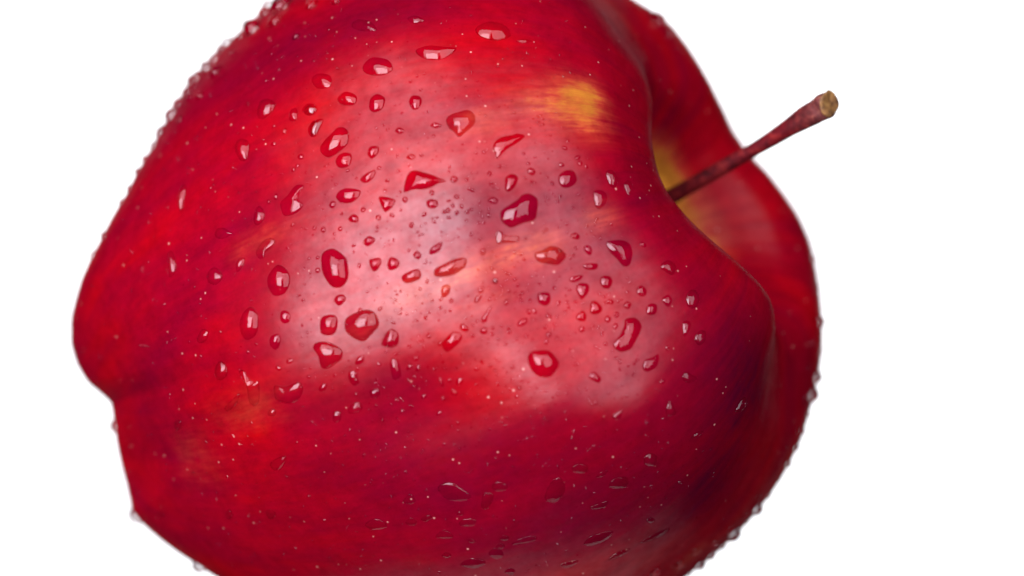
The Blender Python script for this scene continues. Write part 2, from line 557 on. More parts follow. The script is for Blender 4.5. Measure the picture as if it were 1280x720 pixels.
mct, nt, out = new_mat('cut_stem_wood')
tc = N(nt, 'ShaderNodeTexCoord')
cc = ramp(nt, [(0.35, (0.08, 0.028, 0.007)), (0.55, (0.22, 0.090, 0.020)), (0.7, (0.38, 0.20, 0.06))], noise(nt, tc.outputs['Object'], 1100, 4, 0.6))
b = N(nt, 'ShaderNodeBsdfPrincipled')
nt.links.new(cc, b.inputs['Base Color'])
b.inputs['Roughness'].default_value = 0.7
bm = N(nt, 'ShaderNodeBump')
bm.inputs['Strength'].default_value = 0.5
bm.inputs['Distance'].default_value = 0.0002
nt.links.new(noise(nt, tc.outputs['Object'], 1500, 3), bm.inputs['Height'])
nt.links.new(bm.outputs[0], b.inputs['Normal'])
nt.links.new(b.outputs[0], out.inputs[0])

# centre line (px, py, depth towards camera) and half width, in photo pixels
ST = np.array([(756, 292, 40, 20), (800, 268, 64, 12.5), (850, 240, 92, 10.2), (895, 214, 122, 9.2), (940, 188, 156, 9.0), (972, 169, 184, 10.4),
               (997, 153, 206, 13.6), (1016, 142, 222, 16.6), (1029, 134, 232, 18.2), (1036, 130, 238, 18.0)], float)
NS, NR = 60, 28
tq = np.linspace(0, len(ST) - 1.001, NS)
stc = []
for t in tq:
    k = int(t)
    f = t - k
    g = lambda i: ST[min(max(i, 0), len(ST) - 1)]
    a, b_, c_, d_ = g(k - 1), g(k), g(k + 1), g(k + 2)
    stc.append(0.5 * ((2 * b_) + (c_ - a) * f + (2 * a - 5 * b_ + 4 * c_ - d_) * f * f + (3 * b_ - a - 3 * c_ + d_) * f ** 3))
stc = np.array(stc)
cl = to_world(stc[:, 0], stc[:, 1], stc[:, 2])
tan = np.gradient(cl, axis=0)
tan /= np.linalg.norm(tan, axis=1)[:, None]
sverts, sfaces, along = [], [], []
for i in range(NS):
    t_ = tan[i]
    u_ = np.cross(t_, FWD)
    u_ /= np.linalg.norm(u_)
    w_ = np.cross(t_, u_)
    for j in range(NR):
        a = 2 * math.pi * j / NR
        q = i / (NS - 1)
        r_ = 0.92 * stc[i, 3] * K * (1 + 0.05 * math.sin(2 * a + 5 * q) + 0.035 * math.sin(5 * a + 11 * q) + (0.05 + 0.09 * max(0, q - 0.75) * 4) * math.sin(3 * a - 21 * q) * math.sin(14 * q + a))
        p_ = cl[i] + r_ * (math.cos(a) * u_ + math.sin(a) * w_)
        if i > NS - 6:                      # slanting cut
            p_ = p_ + t_ * K * (i - NS + 6) / 5 * (5.0 * math.cos(a) + 1.5 * math.sin(3 * a))
        sverts.append(p_)
        along.append(q)
for i in range(NS - 1):
    for j in range(NR):
        k = (j + 1) % NR
        sfaces.append((i * NR + j, i * NR + k, (i + 1) * NR + k, (i + 1) * NR + j))
stem = make_mesh('stem', loc(np.array(sverts)), sfaces, mst, apple)
set_attr(stem.data, 'along', along)
tag(stem, 'thin dark red woody stem flaring to a brown end')
lastr = np.array(sverts[-NR:])
cm = lastr.mean(0)
cv_, cf_ = [], []
for (sc_, dz) in ((1.0, -0.4), (1.03, 0.6), (0.96, 2.2), (0.80, 2.8), (0.5, 1.6), (0.25, 1.2)):
    for p_ in lastr:
        cv_.append(cm + (p_ - cm) * sc_ + tan[-1] * K * (dz + rng.normal(0, 0.35)))
cv_.append(cm + tan[-1] * K * 1.5)
for L in range(5):
    for j in range(NR):
        k = (j + 1) % NR
        cf_.append((L * NR + j, L * NR + k, (L + 1) * NR + k, (L + 1) * NR + j))
for j in range(NR):
    cf_.append((5 * NR + j, 5 * NR + (j + 1) % NR, 6 * NR))
cut = make_mesh('cut_end', loc(np.array(cv_)), cf_, mct, stem)
tag(cut, 'tan broken end of the stem')

# ------------------------------------------------------------------ water drops
# outlines of the drops one can tell apart: (x0, y0, zoom, outline points) -> photo x = x0 + X / zoom
DROPS = [
 (390, 300, 8, 'tall oval', [(100,140),(200,85),(290,130),(345,190),(365,300),(360,380),(320,450),(260,480),(190,460),(130,380),(95,280)]),
 (390, 300, 8, '', [(570,210),(600,190),(680,180),(690,240),(640,310),(600,300)]),
 (390, 300, 8, '', [(755,230),(790,170),(860,200),(875,240),(840,290),(770,300)]),
 (390, 300, 8, '', [(900,360),(1040,290),(1085,320),(1075,390),(940,432)]),
 (600, 200, 8, 'bean', [(200,540),(230,490),(370,400),(420,350),(490,335),(560,370),(580,420),(570,530),(545,600),(440,630),(320,675),(270,660),(215,610)]),
 (600, 200, 8, '', [(250,230),(255,175),(310,140),(360,150),(382,190),(360,250),(330,290),(285,318),(250,290)]),
 (600, 200, 8, '', [(785,170),(830,115),(900,100),(945,120),(970,190),(950,240),(890,275),(830,275),(795,240)]),
 (600, 200, 8, '', [(1130,330),(1180,300),(1250,320),(1275,380),(1250,450),(1190,490),(1150,450)]),
 (700, 370, 8, 'slanted oblong', [(530,490),(600,390),(640,300),(650,240),(700,215),(760,220),(800,260),(818,310),(790,390),(740,480),(700,535),(600,558)]),
 (700, 370, 8, '', [(300,120),(310,65),(345,48),(395,80),(425,130),(400,170),(340,185),(305,165)]),
 (700, 370, 8, '', [(160,210),(200,160),(235,150),(265,200),(250,250),(190,248)]),
 (640, 420, 5.333, '', [(870,210),(890,160),(940,140),(975,120),(980,160),(960,210),(900,238)]),
 (640, 420, 5.333, 'split round', [(105,140),(130,105),(180,95),(250,100),(305,160),(310,205),(260,270),(200,275),(150,250),(115,200)]),
 (560, 120, 8, 'mushroom', [(-20,240),(30,185),(120,155),(200,140),(260,180),(275,240),(250,300),(180,360),(110,410),(60,360),(10,320)]),
 (560, 120, 8, '', [(450,520),(470,460),(540,410),(640,390),(700,375),(770,400),(720,450),(660,490),(580,540),(530,590),(490,625),(470,570)]),
 (400, 210, 8, 'wedge', [(835,225),(870,80),(930,25),(1040,45),(1140,75),(1190,100),(1260,130),(1180,155),(1130,185),(1040,215),(940,215),(865,240)]),
 (400, 210, 8, '', [(160,280),(200,225),(280,200),(400,225),(385,290),(320,345),(220,350),(175,320)]),
 (400, 210, 8, '', [(590,290),(650,285),(750,320),(730,380),(690,420),(650,440),(620,390),(595,330)]),
 (400, 210, 8, '', [(285,500),(340,462),(385,500),(370,545),(300,535)]),
 (400, 210, 8, '', [(1070,330),(1120,312),(1175,330),(1170,390),(1110,405),(1070,380)]),
 (400, 210, 8, '', [(400,120),(440,70),(500,35),(555,20),(545,80),(500,130),(450,150)]),
 (400, 120, 8, 'leaning oval', [(0,520),(40,450),(120,370),(180,315),(250,320),(290,380),(280,470),(220,540),(140,595),(80,615),(20,580)]),
 (400, 120, 8, '', [(155,650),(190,590),(250,565),(310,580),(315,640),(290,700),(230,720),(180,710)]),
 (400, 120, 8, '', [(475,560),(500,510),(550,498),(590,520),(575,580),(520,628),(485,600)]),
 (400, 120, 8, '', [(490,90),(510,20),(570,-20),(640,10),(650,60),(620,130),(550,165),(500,140)]),
 (400, 120, 8, '', [(890,60),(920,0),(990,0),(1020,50),(990,120),(930,135)]),
 (240, 210, 8, 'comma', [(885,340),(950,280),(1020,190),(1080,165),(1118,185),(1080,250),(1065,320),(1110,360),(1080,420),(1000,470),(920,475),(890,410)]),
 (240, 210, 8, '', [(615,530),(630,430),(670,380),(715,420),(730,480),(700,540),(650,575)]),
 (240, 210, 8, '', [(230,680),(250,610),(320,600),(380,640),(400,660),(300,710)]),
 (240, 300, 8, 'upright oval', [(750,410),(790,310),(860,250),(930,280),(975,350),(975,440),(930,530),(850,560),(790,530)]),
 (240, 300, 8, '', [(640,120),(700,20),(790,-20),(830,20),(790,80),(740,120),(720,175),(670,185)]),
 (240, 120, 8, '', [(430,540),(450,450),(510,430),(570,470),(570,560),(540,640),(480,640)]),
 (240, 120, 8, '', [(650,180),(680,60),(760,30),(830,70),(820,130),(760,200),(690,230)]),
 (240, 120, 8, '', [(1100,140),(1150,80),(1220,80),(1255,130),(1210,190),(1150,190)]),
 (240, 120, 8, '', [(970,220),(990,140),(1040,120),(1060,180),(1040,245),(990,250)]),
 (240, 120, 8, '', [(1180,350),(1190,270),(1240,240),(1290,250),(1270,330),(1240,400),(1195,405)]),
 (280, 370, 8, 'almond', [(155,290),(190,170),(270,110),(330,170),(345,240),(340,330),(310,400),(235,440),(180,400)]),
 (280, 370, 8, '', [(560,200),(575,155),(620,145),(665,190),(650,260),(600,275),(565,245)]),
 (280, 370, 8, '', [(455,440),(480,395),(540,380),(565,430),(550,510),(510,540),(465,500)]),
 (280, 370, 8, '', [(960,260),(990,205),(1070,185),(1130,215),(1135,310),(1100,380),(1040,395),(970,370)]),
 (280, 370, 8, 'rounded triangle', [(890,520),(920,470),(1000,455),(1090,480),(1180,540),(1180,620),(1120,680),(1030,730),(970,710),(940,600)]),
 (280, 370, 8, '', [(1100,40),(1140,-10),(1200,-10),(1215,40),(1150,100)]),
 (400, 370, 8, 'five sided', [(245,290),(265,220),(370,160),(470,135),(550,170),(590,260),(575,320),(500,400),(450,450),(370,440),(270,370)]),
 (400, 370, 8, '', [(615,480),(650,390),(710,330),(780,370),(790,440),(770,495),(710,518),(640,500)]),
 (400, 370, 8, '', [(350,670),(380,610),(440,595),(430,660),(380,690)]),
 (540, 370, 8, '', [(95,490),(130,430),(210,360),(290,380),(295,440),(230,510),(150,562)]),
 (540, 370, 8, '', [(280,300),(310,275),(370,325),(340,360),(290,340)]),
 (540, 370, 8, '', [(480,340),(520,310),(555,340),(540,380),(490,375)]),
 (540, 370, 8, '', [(490,240),(530,180),(580,105),(605,115),(560,190),(545,255),(510,268)]),
 (540, 370, 8, '', [(850,290),(890,235),(950,220),(945,270),(890,305)]),
 (540, 290, 8, 'lozenge', [(20,420),(30,370),(130,315),(230,270),(330,260),(345,320),(310,370),(210,430),(100,450),(40,445)]),
 (540, 290, 8, '', [(640,60),(650,-10),(700,0),(740,40),(860,40),(860,100),(720,110),(660,118)]),
 (540, 290, 8, '', [(90,610),(100,550),(140,525),(180,540),(170,620),(110,660)]),
 (540, 290, 8, '', [(605,490),(635,460),(660,490),(650,520),(615,515)]),
 (540, 290, 8, '', [(420,690),(450,640),(500,625),(480,680),(440,710)]),
 (540, 290, 8, '', [(465,590),(490,550),(520,545),(510,600),(475,612)]),
 (660, 290, 8, 'bow', [(75,210),(150,180),(220,140),(290,150),(350,190),(385,240),(340,300),(290,330),(200,320),(110,300),(70,250)]),
 (660, 290, 8, 'hooded', [(780,110),(840,85),(930,80),(1010,110),(1045,190),(1040,260),(1015,330),(950,340),(890,270),(820,200)]),
 (660, 290, 8, '', [(555,350),(570,320),(690,315),(685,370),(600,380)]),
 (660, 290, 8, '', [(415,470),(470,440),(550,435),(520,480),(450,505)]),
 (660, 290, 8, '', [(480,570),(510,515),(600,520),(610,590),(570,650),(530,675),(500,620)]),
 (660, 290, 8, '', [(720,490),(750,440),(820,445),(845,500),(810,565),(750,555)]),
 (660, 290, 8, '', [(95,660),(110,610),(210,610),(225,690),(180,740),(110,710)]),
 (660, 290, 8, '', [(1085,600),(1100,550),(1140,535),(1185,580),(1180,630),(1130,645)]),
 (660, 290, 8, '', [(790,690),(820,668),(860,695),(840,725),(800,715)]),
 (660, 290, 8, '', [(555,160),(600,130),(640,170),(630,230),(590,220)]),
 (660, 290, 8, '', [(420,40),(470,5),(520,40),(500,75),(450,65)]),
 (660, 290, 8, '', [(1115,125),(1140,95),(1185,130),(1165,155)]),
 (280, 440, 8, 'cup', [(500,400),(510,335),(620,345),(740,300),(790,360),(760,460),(680,520),(590,510),(520,480)]),
 (280, 440, 8, 'forked', [(150,200),(200,185),(250,270),(310,300),(350,300),(355,470),(330,530),(295,545),(250,500),(225,340),(180,260)]),
 (280, 440, 8, '', [(1090,640),(1100,595),(1165,600),(1165,680),(1120,710),(1090,690)]),
 (280, 440, 8, '', [(945,360),(990,315),(1030,330),(1010,385),(960,395)]),
 (280, 440, 8, '', [(440,600),(480,565),(520,595),(500,640),(450,640)]),
 (280, 440, 8, '', [(620,90),(650,65),(690,80),(670,115),(630,115)]),
 (280, 440, 8, '', [(510,160),(540,135),(575,160),(555,190)]),
 (420, 440, 8, 'slim upright', [(540,110),(570,60),(620,90),(650,200),(650,250),(610,285),(570,270),(550,190)]),
 (420, 440, 8, '', [(120,240),(140,190),(200,190),(215,260),(230,310),(180,338),(140,300)]),
 (420, 440, 8, '', [(335,400),(360,375),(430,370),(435,430),(380,470),(345,440)]),
 (420, 440, 8, '', [(120,580),(150,530),(210,500),(250,520),(262,570),(220,605),(140,620)]),
 (420, 440, 8, '', [(1195,310),(1220,260),(1270,265),(1260,320),(1215,340)]),
 (420, 440, 8, '', [(1145,400),(1170,370),(1215,400),(1205,440),(1160,430)]),
 (420, 440, 8, '', [(700,165),(740,125),(765,135),(740,175),(705,185)]),
 (420, 440, 8, '', [(775,60),(800,40),(830,55),(810,90),(780,85)]),
 (420, 440, 8, '', [(795,180),(820,140),(848,150),(830,190),(800,197)]),
 (420, 440, 8, '', [(850,460),(870,425),(910,430),(895,465),(860,475)]),
 (420, 440, 8, '', [(1030,280),(1050,255),(1085,340),(1060,355)]),
 (420, 440, 8, '', [(1110,290),(1135,262),(1160,275),(1145,310)]),
 (420, 440, 8, '', [(630,465),(655,450),(690,500),(660,495)]),
 (420, 440, 8, '', [(1045,470),(1070,445),(1095,465),(1080,490)]),
 (420, 440, 8, '', [(1000,630),(1025,590),(1060,595),(1040,635)]),
 (380, 180, 4, '', [(625,545),(640,515),(690,490),(680,530),(640,552)]),
 (380, 180, 4, '', [(295,490),(325,460),(357,480),(320,512)]),
 (380, 180, 4, '', [(490,280),(505,262),(520,275),(508,295)]),
 (380, 180, 4, '', [(545,555),(565,535),(588,555),(570,578)]),
 (380, 180, 4, '', [(125,310),(140,285),(160,295),(145,322)]),
 (380, 180, 4, '', [(920,285),(945,265),(972,280),(955,300)]),
 (380, 180, 4, '', [(1115,135),(1135,118),(1158,138),(1140,158)]),
 (380, 180, 4, '', [(512,68),(535,50),(558,62),(540,80)]),
 (380, 180, 4, '', [(730,178),(750,160),(770,175),(750,195)]),
 (380, 180, 4, '', [(525,408),(540,390),(550,405),(538,422)]),
 (380, 180, 4, '', [(590,355),(605,340),(615,350),(598,366)]),
 (380, 180, 4, '', [(880,540),(895,520),(910,535),(895,558)]),
 (380, 180, 4, '', [(945,685),(958,668),(970,685),(957,700)]),
 (380, 540, 4, 'broad dark', [(670,290),(690,260),(740,255),(800,290),(835,325),(800,345),(720,340)]),
 (380, 540, 4, '', [(495,350),(530,310),(558,345),(530,362)]),
 (380, 540, 4, '', [(305,465),(350,435),(400,450),(410,480),(340,490)]),
 (380, 540, 4, '', [(508,455),(535,430),(565,450),(548,470)]),
 (380, 540, 4, '', [(585,435),(620,416),(640,430),(610,449)]),
 (380, 540, 4, '', [(660,520),(700,490),(744,515),(735,532),(670,532)]),
 (380, 540, 4, '', [(775,455),(810,433),(858,440),(850,468),(790,473)]),
 (380, 540, 4, '', [(888,350),(900,310),(945,310),(940,350),(915,387),(888,380)]),
 (380, 540, 4, '', [(940,275),(970,250),(1015,265),(1010,290),(960,297)]),
 (380, 540, 4, '', [(1205,335),(1225,270),(1270,228),(1302,260),(1300,310),(1250,355)]),
 (380, 540, 4, '', [(690,620),(710,603),(737,615),(720,632)]),
 (380, 540, 4, '', [(783,660),(830,633),(890,638),(907,658),(860,682),(800,675)]),
 (380, 540, 4, '', [(923,610),(950,583),(985,590),(997,620),(960,637)]),
 (380, 540, 4, '', [(960,575),(985,557),(1005,570),(985,588)]),
 (380, 540, 4, '', [(1040,557),(1100,527),(1160,522),(1150,547),(1060,563)]),
 (380, 540, 4, '', [(978,532),(1003,517),(1028,530),(1003,546)]),
 (380, 540, 4, '', [(1003,700),(1030,680),(1057,695),(1040,718)]),
 (380, 540, 4, '', [(760,408),(780,398),(800,408),(780,420)]),
 (380, 540, 4, '', [(820,545),(838,535),(858,545),(838,557)]),
 (700, 518, 3.556, '', [(105,580),(140,542),(232,518),(210,557),(150,583)]),
 (700, 518, 3.556, '', [(355,573),(400,543),(480,503),(470,532),(400,562)]),
 (700, 518, 3.556, '', [(215,647),(260,610),(312,596),(280,627)]),
 (700, 518, 3.556, '', [(220,310),(250,283),(300,283),(297,325),(230,328)]),
 (700, 518, 3.556, '', [(138,410),(210,386),(203,412),(150,423)]),
 (700, 518, 3.556, '', [(0,672),(50,650),(82,652),(40,683)]),
 (700, 518, 3.556, '', [(375,192),(400,173),(432,190),(422,230),(380,227)]),
 (700, 518, 3.556, '', [(55,237),(90,218),(127,235),(110,262),(65,258)]),
 (700, 518, 3.556, '', [(160,280),(190,255),(215,250),(190,275)]),
 (700, 518, 3.556, '', [(385,472),(403,458),(422,470),(403,486)]),
 (700, 518, 3.556, '', [(585,105),(605,82),(640,72),(620,95)]),
 (700, 360, 3.556, '', [(560,40),(585,8),(615,20),(620,60),(600,90),(568,80)]),
 (700, 360, 3.556, '', [(543,160),(560,145),(580,155),(575,190),(552,214)]),
 (700, 360, 3.556, '', [(598,218),(625,188),(652,200),(645,242),(613,252)]),
 (700, 360, 3.556, '', [(455,52),(480,28),(499,55),(480,84)]),
 (700, 360, 3.556, '', [(383,92),(400,70),(430,74),(427,112),(393,120)]),
 (700, 360, 3.556, '', [(283,80),(295,60),(317,70),(305,94)]),
 (700, 360, 3.556, '', [(198,140),(212,122),(228,138),(212,156)]),
 (700, 360, 3.556, '', [(235,172),(246,155),(258,168),(246,184)]),
 (700, 360, 3.556, '', [(240,120),(252,104),(264,118),(252,133)]),
 (700, 360, 3.556, '', [(83,183),(97,168),(112,183),(97,198)]),
 (700, 360, 3.556, '', [(545,390),(560,373),(590,388),(612,403),(580,422),(550,412)]),
 (700, 360, 3.556, '', [(470,542),(484,503),(502,520),(517,560),(480,572)]),
 (700, 360, 3.556, '', [(128,392),(150,373),(182,400),(172,422),(140,407)]),
 (700, 360, 3.556, '', [(778,545),(812,488),(828,498),(805,548)]),
 (700, 360, 3.556, '', [(232,572),(250,555),(275,540),(270,580),(245,585)]),
 (700, 180, 3.556, '', [(448,540),(480,516),(517,540),(503,582),(460,562)]),
 (700, 180, 3.556, '', [(203,130),(230,116),(260,150),(247,193),(220,182)]),
 (720, 200, 8, '', [(480,240),(520,205),(558,230),(550,300),(530,360),(500,310)]),
 (380, 0, 4, '', [(295,330),(340,288),(420,300),(442,350),(380,378),(310,367)]),
 (380, 0, 4, '', [(560,250),(620,228),(700,233),(762,245),(700,292),(630,298),(580,282)]),
 (380, 0, 4, '', [(860,140),(930,108),(1010,128),(1032,180),(960,202),(880,182)]),
 (380, 0, 4, '', [(238,122),(270,98),(330,108),(362,150),(300,155),(250,142)]),
 (380, 0, 4, '', [(38,400),(70,368),(132,380),(132,432),(70,442)]),
 (380, 0, 4, '', [(168,490),(210,458),(262,480),(252,522),(190,524)]),
 (380, 0, 4, '', [(518,92),(560,78),(602,103),(550,117)]),
 (380, 0, 4, '', [(20,640),(60,600),(96,600),(70,660),(35,684)]),
 (380, 0, 4, '', [(0,550),(25,525),(60,540),(45,572),(10,575)]),
 (380, 0, 4, '', [(455,655),(475,637),(502,652),(480,670)]),
 (380, 0, 4, '', [(632,628),(655,612),(690,628),(660,642)]),
 (380, 0, 4, '', [(1060,205),(1100,195),(1140,205),(1100,215)]),
 (60, 180, 4, '', [(600,552),(622,540),(642,600),(630,650),(605,660)]),
 (60, 180, 4, '', [(648,300),(668,208),(692,222),(668,332)]),
 (60, 180, 4, '', [(800,640),(838,618),(872,660),(842,702),(800,690)]),
 (60, 180, 4, '', [(940,600),(960,570),(985,575),(970,620),(945,640)]),
 (60, 360, 4, '', [(745,260),(770,208),(802,220),(792,262),(760,278)]),
 (60, 360, 4, '', [(833,420),(855,368),(892,390),(892,442),(850,462)]),
 (60, 360, 4, '', [(883,602),(920,558),(957,528),(942,582),(900,617)]),
 (60, 360, 4, '', [(630,690),(650,660),(668,680),(652,715)]),
 (60, 540, 4, '', [(1110,160),(1150,130),(1190,125),(1170,180),(1130,195)]),
 (60, 540, 4, '', [(890,415),(905,388),(925,415),(905,440)]),
 (60, 540, 4, '', [(1090,410),(1110,388),(1140,410),(1115,438)]),
 (60, 540, 4, '', [(530,412),(560,398),(582,415),(555,432)]),
]
# beads on the rim of the fruit: photo x, y of their foot and radius
RIM = [(316, 36, 13), (344, 27, 9), (352, 8, 15), (330, 16, 9), (284, 54, 9), (268, 74, 11), (270, 90, 9), (247, 96, 11), (233, 114, 8),
       (214, 144, 9), (192, 182, 7), (236, 122, 7), (370, 46, 6), (300, 46, 6), (258, 86, 6), (204, 160, 6), (172, 214, 5), (130, 294, 6), (140, 280, 4),
       (137, 535, 10), (168, 646, 8), (248, 708, 9), (824, 24, 12), (848, 62, 7), (838, 42, 6), (796, 6, 14), (390, 6, 9), (420, 2, 8),
       (1024, 322, 5), (1028, 358, 4), (1028, 402, 7), (1030, 440, 5), (1024, 472, 7), (1019, 494, 9), (1012, 520, 8), (1006, 540, 8),
       (1000, 562, 7), (990, 582, 6), (978, 602, 7), (965, 622, 6), (952, 640, 7), (938, 656, 6), (922, 672, 8), (906, 686, 7), (892, 698, 6), (877, 708, 6),
       (862, 718, 7), (1008, 500, 5), (998, 540, 5), (982, 560, 5), (970, 585, 4), (948, 620, 5), (930, 645, 5), (912, 662, 5), (893, 680, 5),
       (870, 690, 6), (850, 705, 6), (820, 715, 7), (1016, 430, 5), (1020, 400, 4), (1010, 460, 5), (290, 66, 5), (225, 150, 5), (250, 120, 5),
       (222, 130, 8), (200, 165, 7), (180, 198, 6), (160, 235, 5), (255, 80, 9), (276, 62, 8), (308, 30, 10), (335, 8, 11), (150, 252, 5), (114, 318, 4), (240, 100, 8)]
# small round drops on the lit face: photo x, y, radius
DOTS = [(449, 332, 2.6), (397, 338, 3.2), (397, 322, 2.4), (450, 388, 3), (404, 287, 3.4), (425, 286, 3), (442, 307, 2.2), (454, 262, 3.2), (473, 272, 3.4),
        (490, 269, 2.8), (484, 226, 2.6), (540, 241, 3), (474, 210, 2.6), (435, 213, 2.4), (560, 263, 3.2), (566, 257, 2.6), (571, 266, 2.8), (577, 258, 2.4),
        (584, 265, 2.6), (589, 262, 2.2), (555, 265, 2.6), (561, 272, 2.4), (571, 246, 3), (612, 217, 3), (611, 269, 2.6), (625, 208, 2.2), (700, 313, 2),
        (475, 386, 2.6), (474, 455, 2.6), (550, 430, 2.4), (512, 433, 2.4), (536, 420, 3), (532, 397, 2.6), (485, 432, 2), (483, 440, 2),
        (637, 415, 2.4), (636, 410, 2.2), (632, 430, 2), (623, 424, 1.8), (661, 390, 3), (668, 389, 3), (686, 418, 3.2), (683, 427, 3), (682, 409, 2.4), (658, 420, 2.6),
        (616, 410, 2), (612, 374, 2), (698, 379, 2.8), (686, 395, 3.4), (633, 378, 3.2), (551, 374, 2.2), (564, 376, 2.6), (496, 500, 2.4), (512, 455, 2),
        (514, 508, 2.6), (503, 513, 2.6), (596, 461, 3), (622, 480, 2.6), (649, 485, 2.4), (720, 310, 2), (697, 252, 2), (716, 260, 1.8), (722, 197, 3.4), (725, 204, 3.4),
        (757, 430, 2.4), (775, 452, 2.4), (834, 435, 2.6), (757, 379, 2), (828, 477, 3.4), (733, 208, 2.4), (706, 185, 3), (702, 206, 3.2),
        (310, 440, 2.6), (386, 471, 2.4), (416, 486, 2.2), (447, 461, 2), (523, 457, 2), (511, 476, 2.4), (445, 493, 2), (470, 507, 2),
        (367, 212, 3), (345, 246, 3.4), (336, 252, 3), (366, 281, 2.8), (376, 196, 4), (342, 180, 3.4), (356, 164, 3.4), (372, 207, 2.6), (393, 285, 2.6)]


def smooth_rand_outline(n, rough=0.12, stretch=1.0, ang=0.0):
    a = np.arange(n) / n * 2 * math.pi
    r = 1 + sum(rng.normal(0, rough / k) * np.cos(k * a + rng.uniform(0, 6.28)) for k in (2, 3, 4))
    x_, y_ = r * np.cos(a) * stretch, r * np.sin(a) / stretch
    c_, s_ = math.cos(ang), math.sin(ang)
    return np.stack([x_ * c_ - y_ * s_, x_ * s_ + y_ * c_], 1)


LIFT = 0.15 * K


def cap_profile(nr, contact):
    """ring positions from centre (0) to rim (1) and the height of a round bead there"""
    s_ = np.sin(np.linspace(0, math.pi / 2, nr + 1))
    s_ = 0.55 * s_ + 0.45 * np.linspace(0, 1, nr + 1)
    R_ = 1 / math.sin(contact)
    return s_, np.sqrt(np.maximum(R_ * R_ - s_ * s_, 0)) - math.sqrt(max(R_ * R_ - 1, 0))


def drop_mesh(center, normal, outline_w, nr, contact):
    """outline_w: points on the skin round the drop. Returns vertices and faces of cap and foot."""
    n = len(outline_w)
    s_, h_ = cap_profile(nr, contact)
    d = np.linalg.norm(outline_w - center, axis=1)
    reff = np.minimum(d.min() * 1.15 + 0.15 * d.mean(), d.mean())
    top, foot = [], []
    for k in range(1, nr + 1):
        for q in outline_w:
            p_ = center + (q - center) * s_[k]
            hit = bvh.find_nearest(Vector(p_))
            f_, m_ = np.array(hit[0]), np.array(hit[1])
            top.append(f_ + m_ * (h_[k] * reff + (LIFT if k < nr else 0.0)))
            foot.append(f_ + m_ * (LIFT if k < nr else 0.0))
    hit = bvh.find_nearest(Vector(center))
    f_, m_ = np.array(hit[0]), np.array(hit[1])
    verts = top + [f_ + m_ * (h_[0] * reff + LIFT)]
    nt_ = len(verts)
    # the foot shares the rim ring with the cap
    verts += foot[:-n] + [f_ + m_ * LIFT]
    fcs, mi = [], []
    ctop, cfoot = nt_ - 1, len(verts) - 1
    rim0 = (nr - 1) * n
    for j in range(n):
        jj = (j + 1) % n
        fcs.append((ctop, j, jj)); mi.append(0)
        for k in range(nr - 1):
            fcs.append((k * n + j, (k + 1) * n + j, (k + 1) * n + jj, k * n + jj)); mi.append(0)
        fcs.append((cfoot, nt_ + jj, nt_ + j) if nr > 1 else (cfoot, rim0 + jj, rim0 + j)); mi.append(1)
        for k in range(nr - 1):
            o1 = rim0 if k + 1 == nr - 1 else nt_ + (k + 1) * n
            fcs.append((nt_ + k * n + jj, o1 + jj, o1 + j, nt_ + k * n + j)); mi.append(1)
    verts = np.array(verts)
    q = verts[list(fcs[0])]
    if np.dot(np.cross(q[1] - q[0], q[2] - q[0]), m_) < 0:
        fcs = [f[::-1] for f in fcs]
    return verts, fcs, mi


def add_drop(center, normal, outline_w, nr, contact, water=None):
    verts, fcs, mi = drop_mesh(center, normal, outline_w, nr, contact)
    o = make_mesh('water_drop', verts - center, fcs, mats=[water or mg, mw], mat_idx=mi)
    o.location = center
    set_attr(o.data, 'yellow', skin_tone(verts))
    set_attr(o.data, 'crimson_shade', skin_tone(verts, crimson_shade_pts))
    return o


def tangent(n_):
    t_ = np.cross(n_, axis_w)
    t_ /= np.linalg.norm(t_)
    return t_, np.cross(n_, t_)


def round_outline(c_, n_, rad, npt, rough=0.1, stretch=1.0, ang=0.0):
    t_, b_ = tangent(n_)
    ol = smooth_rand_outline(npt, rough, stretch, ang) * rad
    pts = []
    for (a_, e_) in ol:
        pts.append(np.array(bvh.find_nearest(Vector(c_ + a_ * t_ + e_ * b_))[0]))
    return np.array(pts)


SHAPE_LABEL = {
 'tall oval': 'large tall oval water drop left of centre, two pale reflections split by a red bar',
 'bean': 'largest bean shaped water drop, below the yellow patch on the skin',
 'slanted oblong': 'slanted oblong water drop alone in the pale sheen of the shoulder beside the stem',
 'split round': 'round water drop split in two by a red bar, at the sheen edge',
 'mushroom': 'mushroom shaped water drop with two pale reflections beside the orange streaks',
 'wedge': 'ragged wedge shaped water drop drawn out to a thin point',
 'leaning oval': 'large leaning oval water drop touching a smaller round drop',
 'comma': 'comma shaped water drop with a thick bright red tail',
 'upright oval': 'upright oval water drop with a star-like pale reflection',
 'almond': 'almond shaped water drop pointed at both ends, near the blossom end',
 'rounded triangle': 'rounded triangular water drop just below the five sided drop',
 'five sided': 'large five sided water drop, wider than tall',
 'lozenge': 'long lozenge shaped water drop with a zigzag red mark',
 'bow': 'bow shaped orange water drop lying across the yellow streak',
 'hooded': 'hooded water drop with two pale legs hanging from it',
 'cup': 'cup shaped water drop with a dipped upper rim',
 'forked': 'forked water drop shaped like a V',
 'slim upright': 'slim upright capsule shaped water drop',
 'broad dark': 'broad dark oval water drop on the shaded underside'}
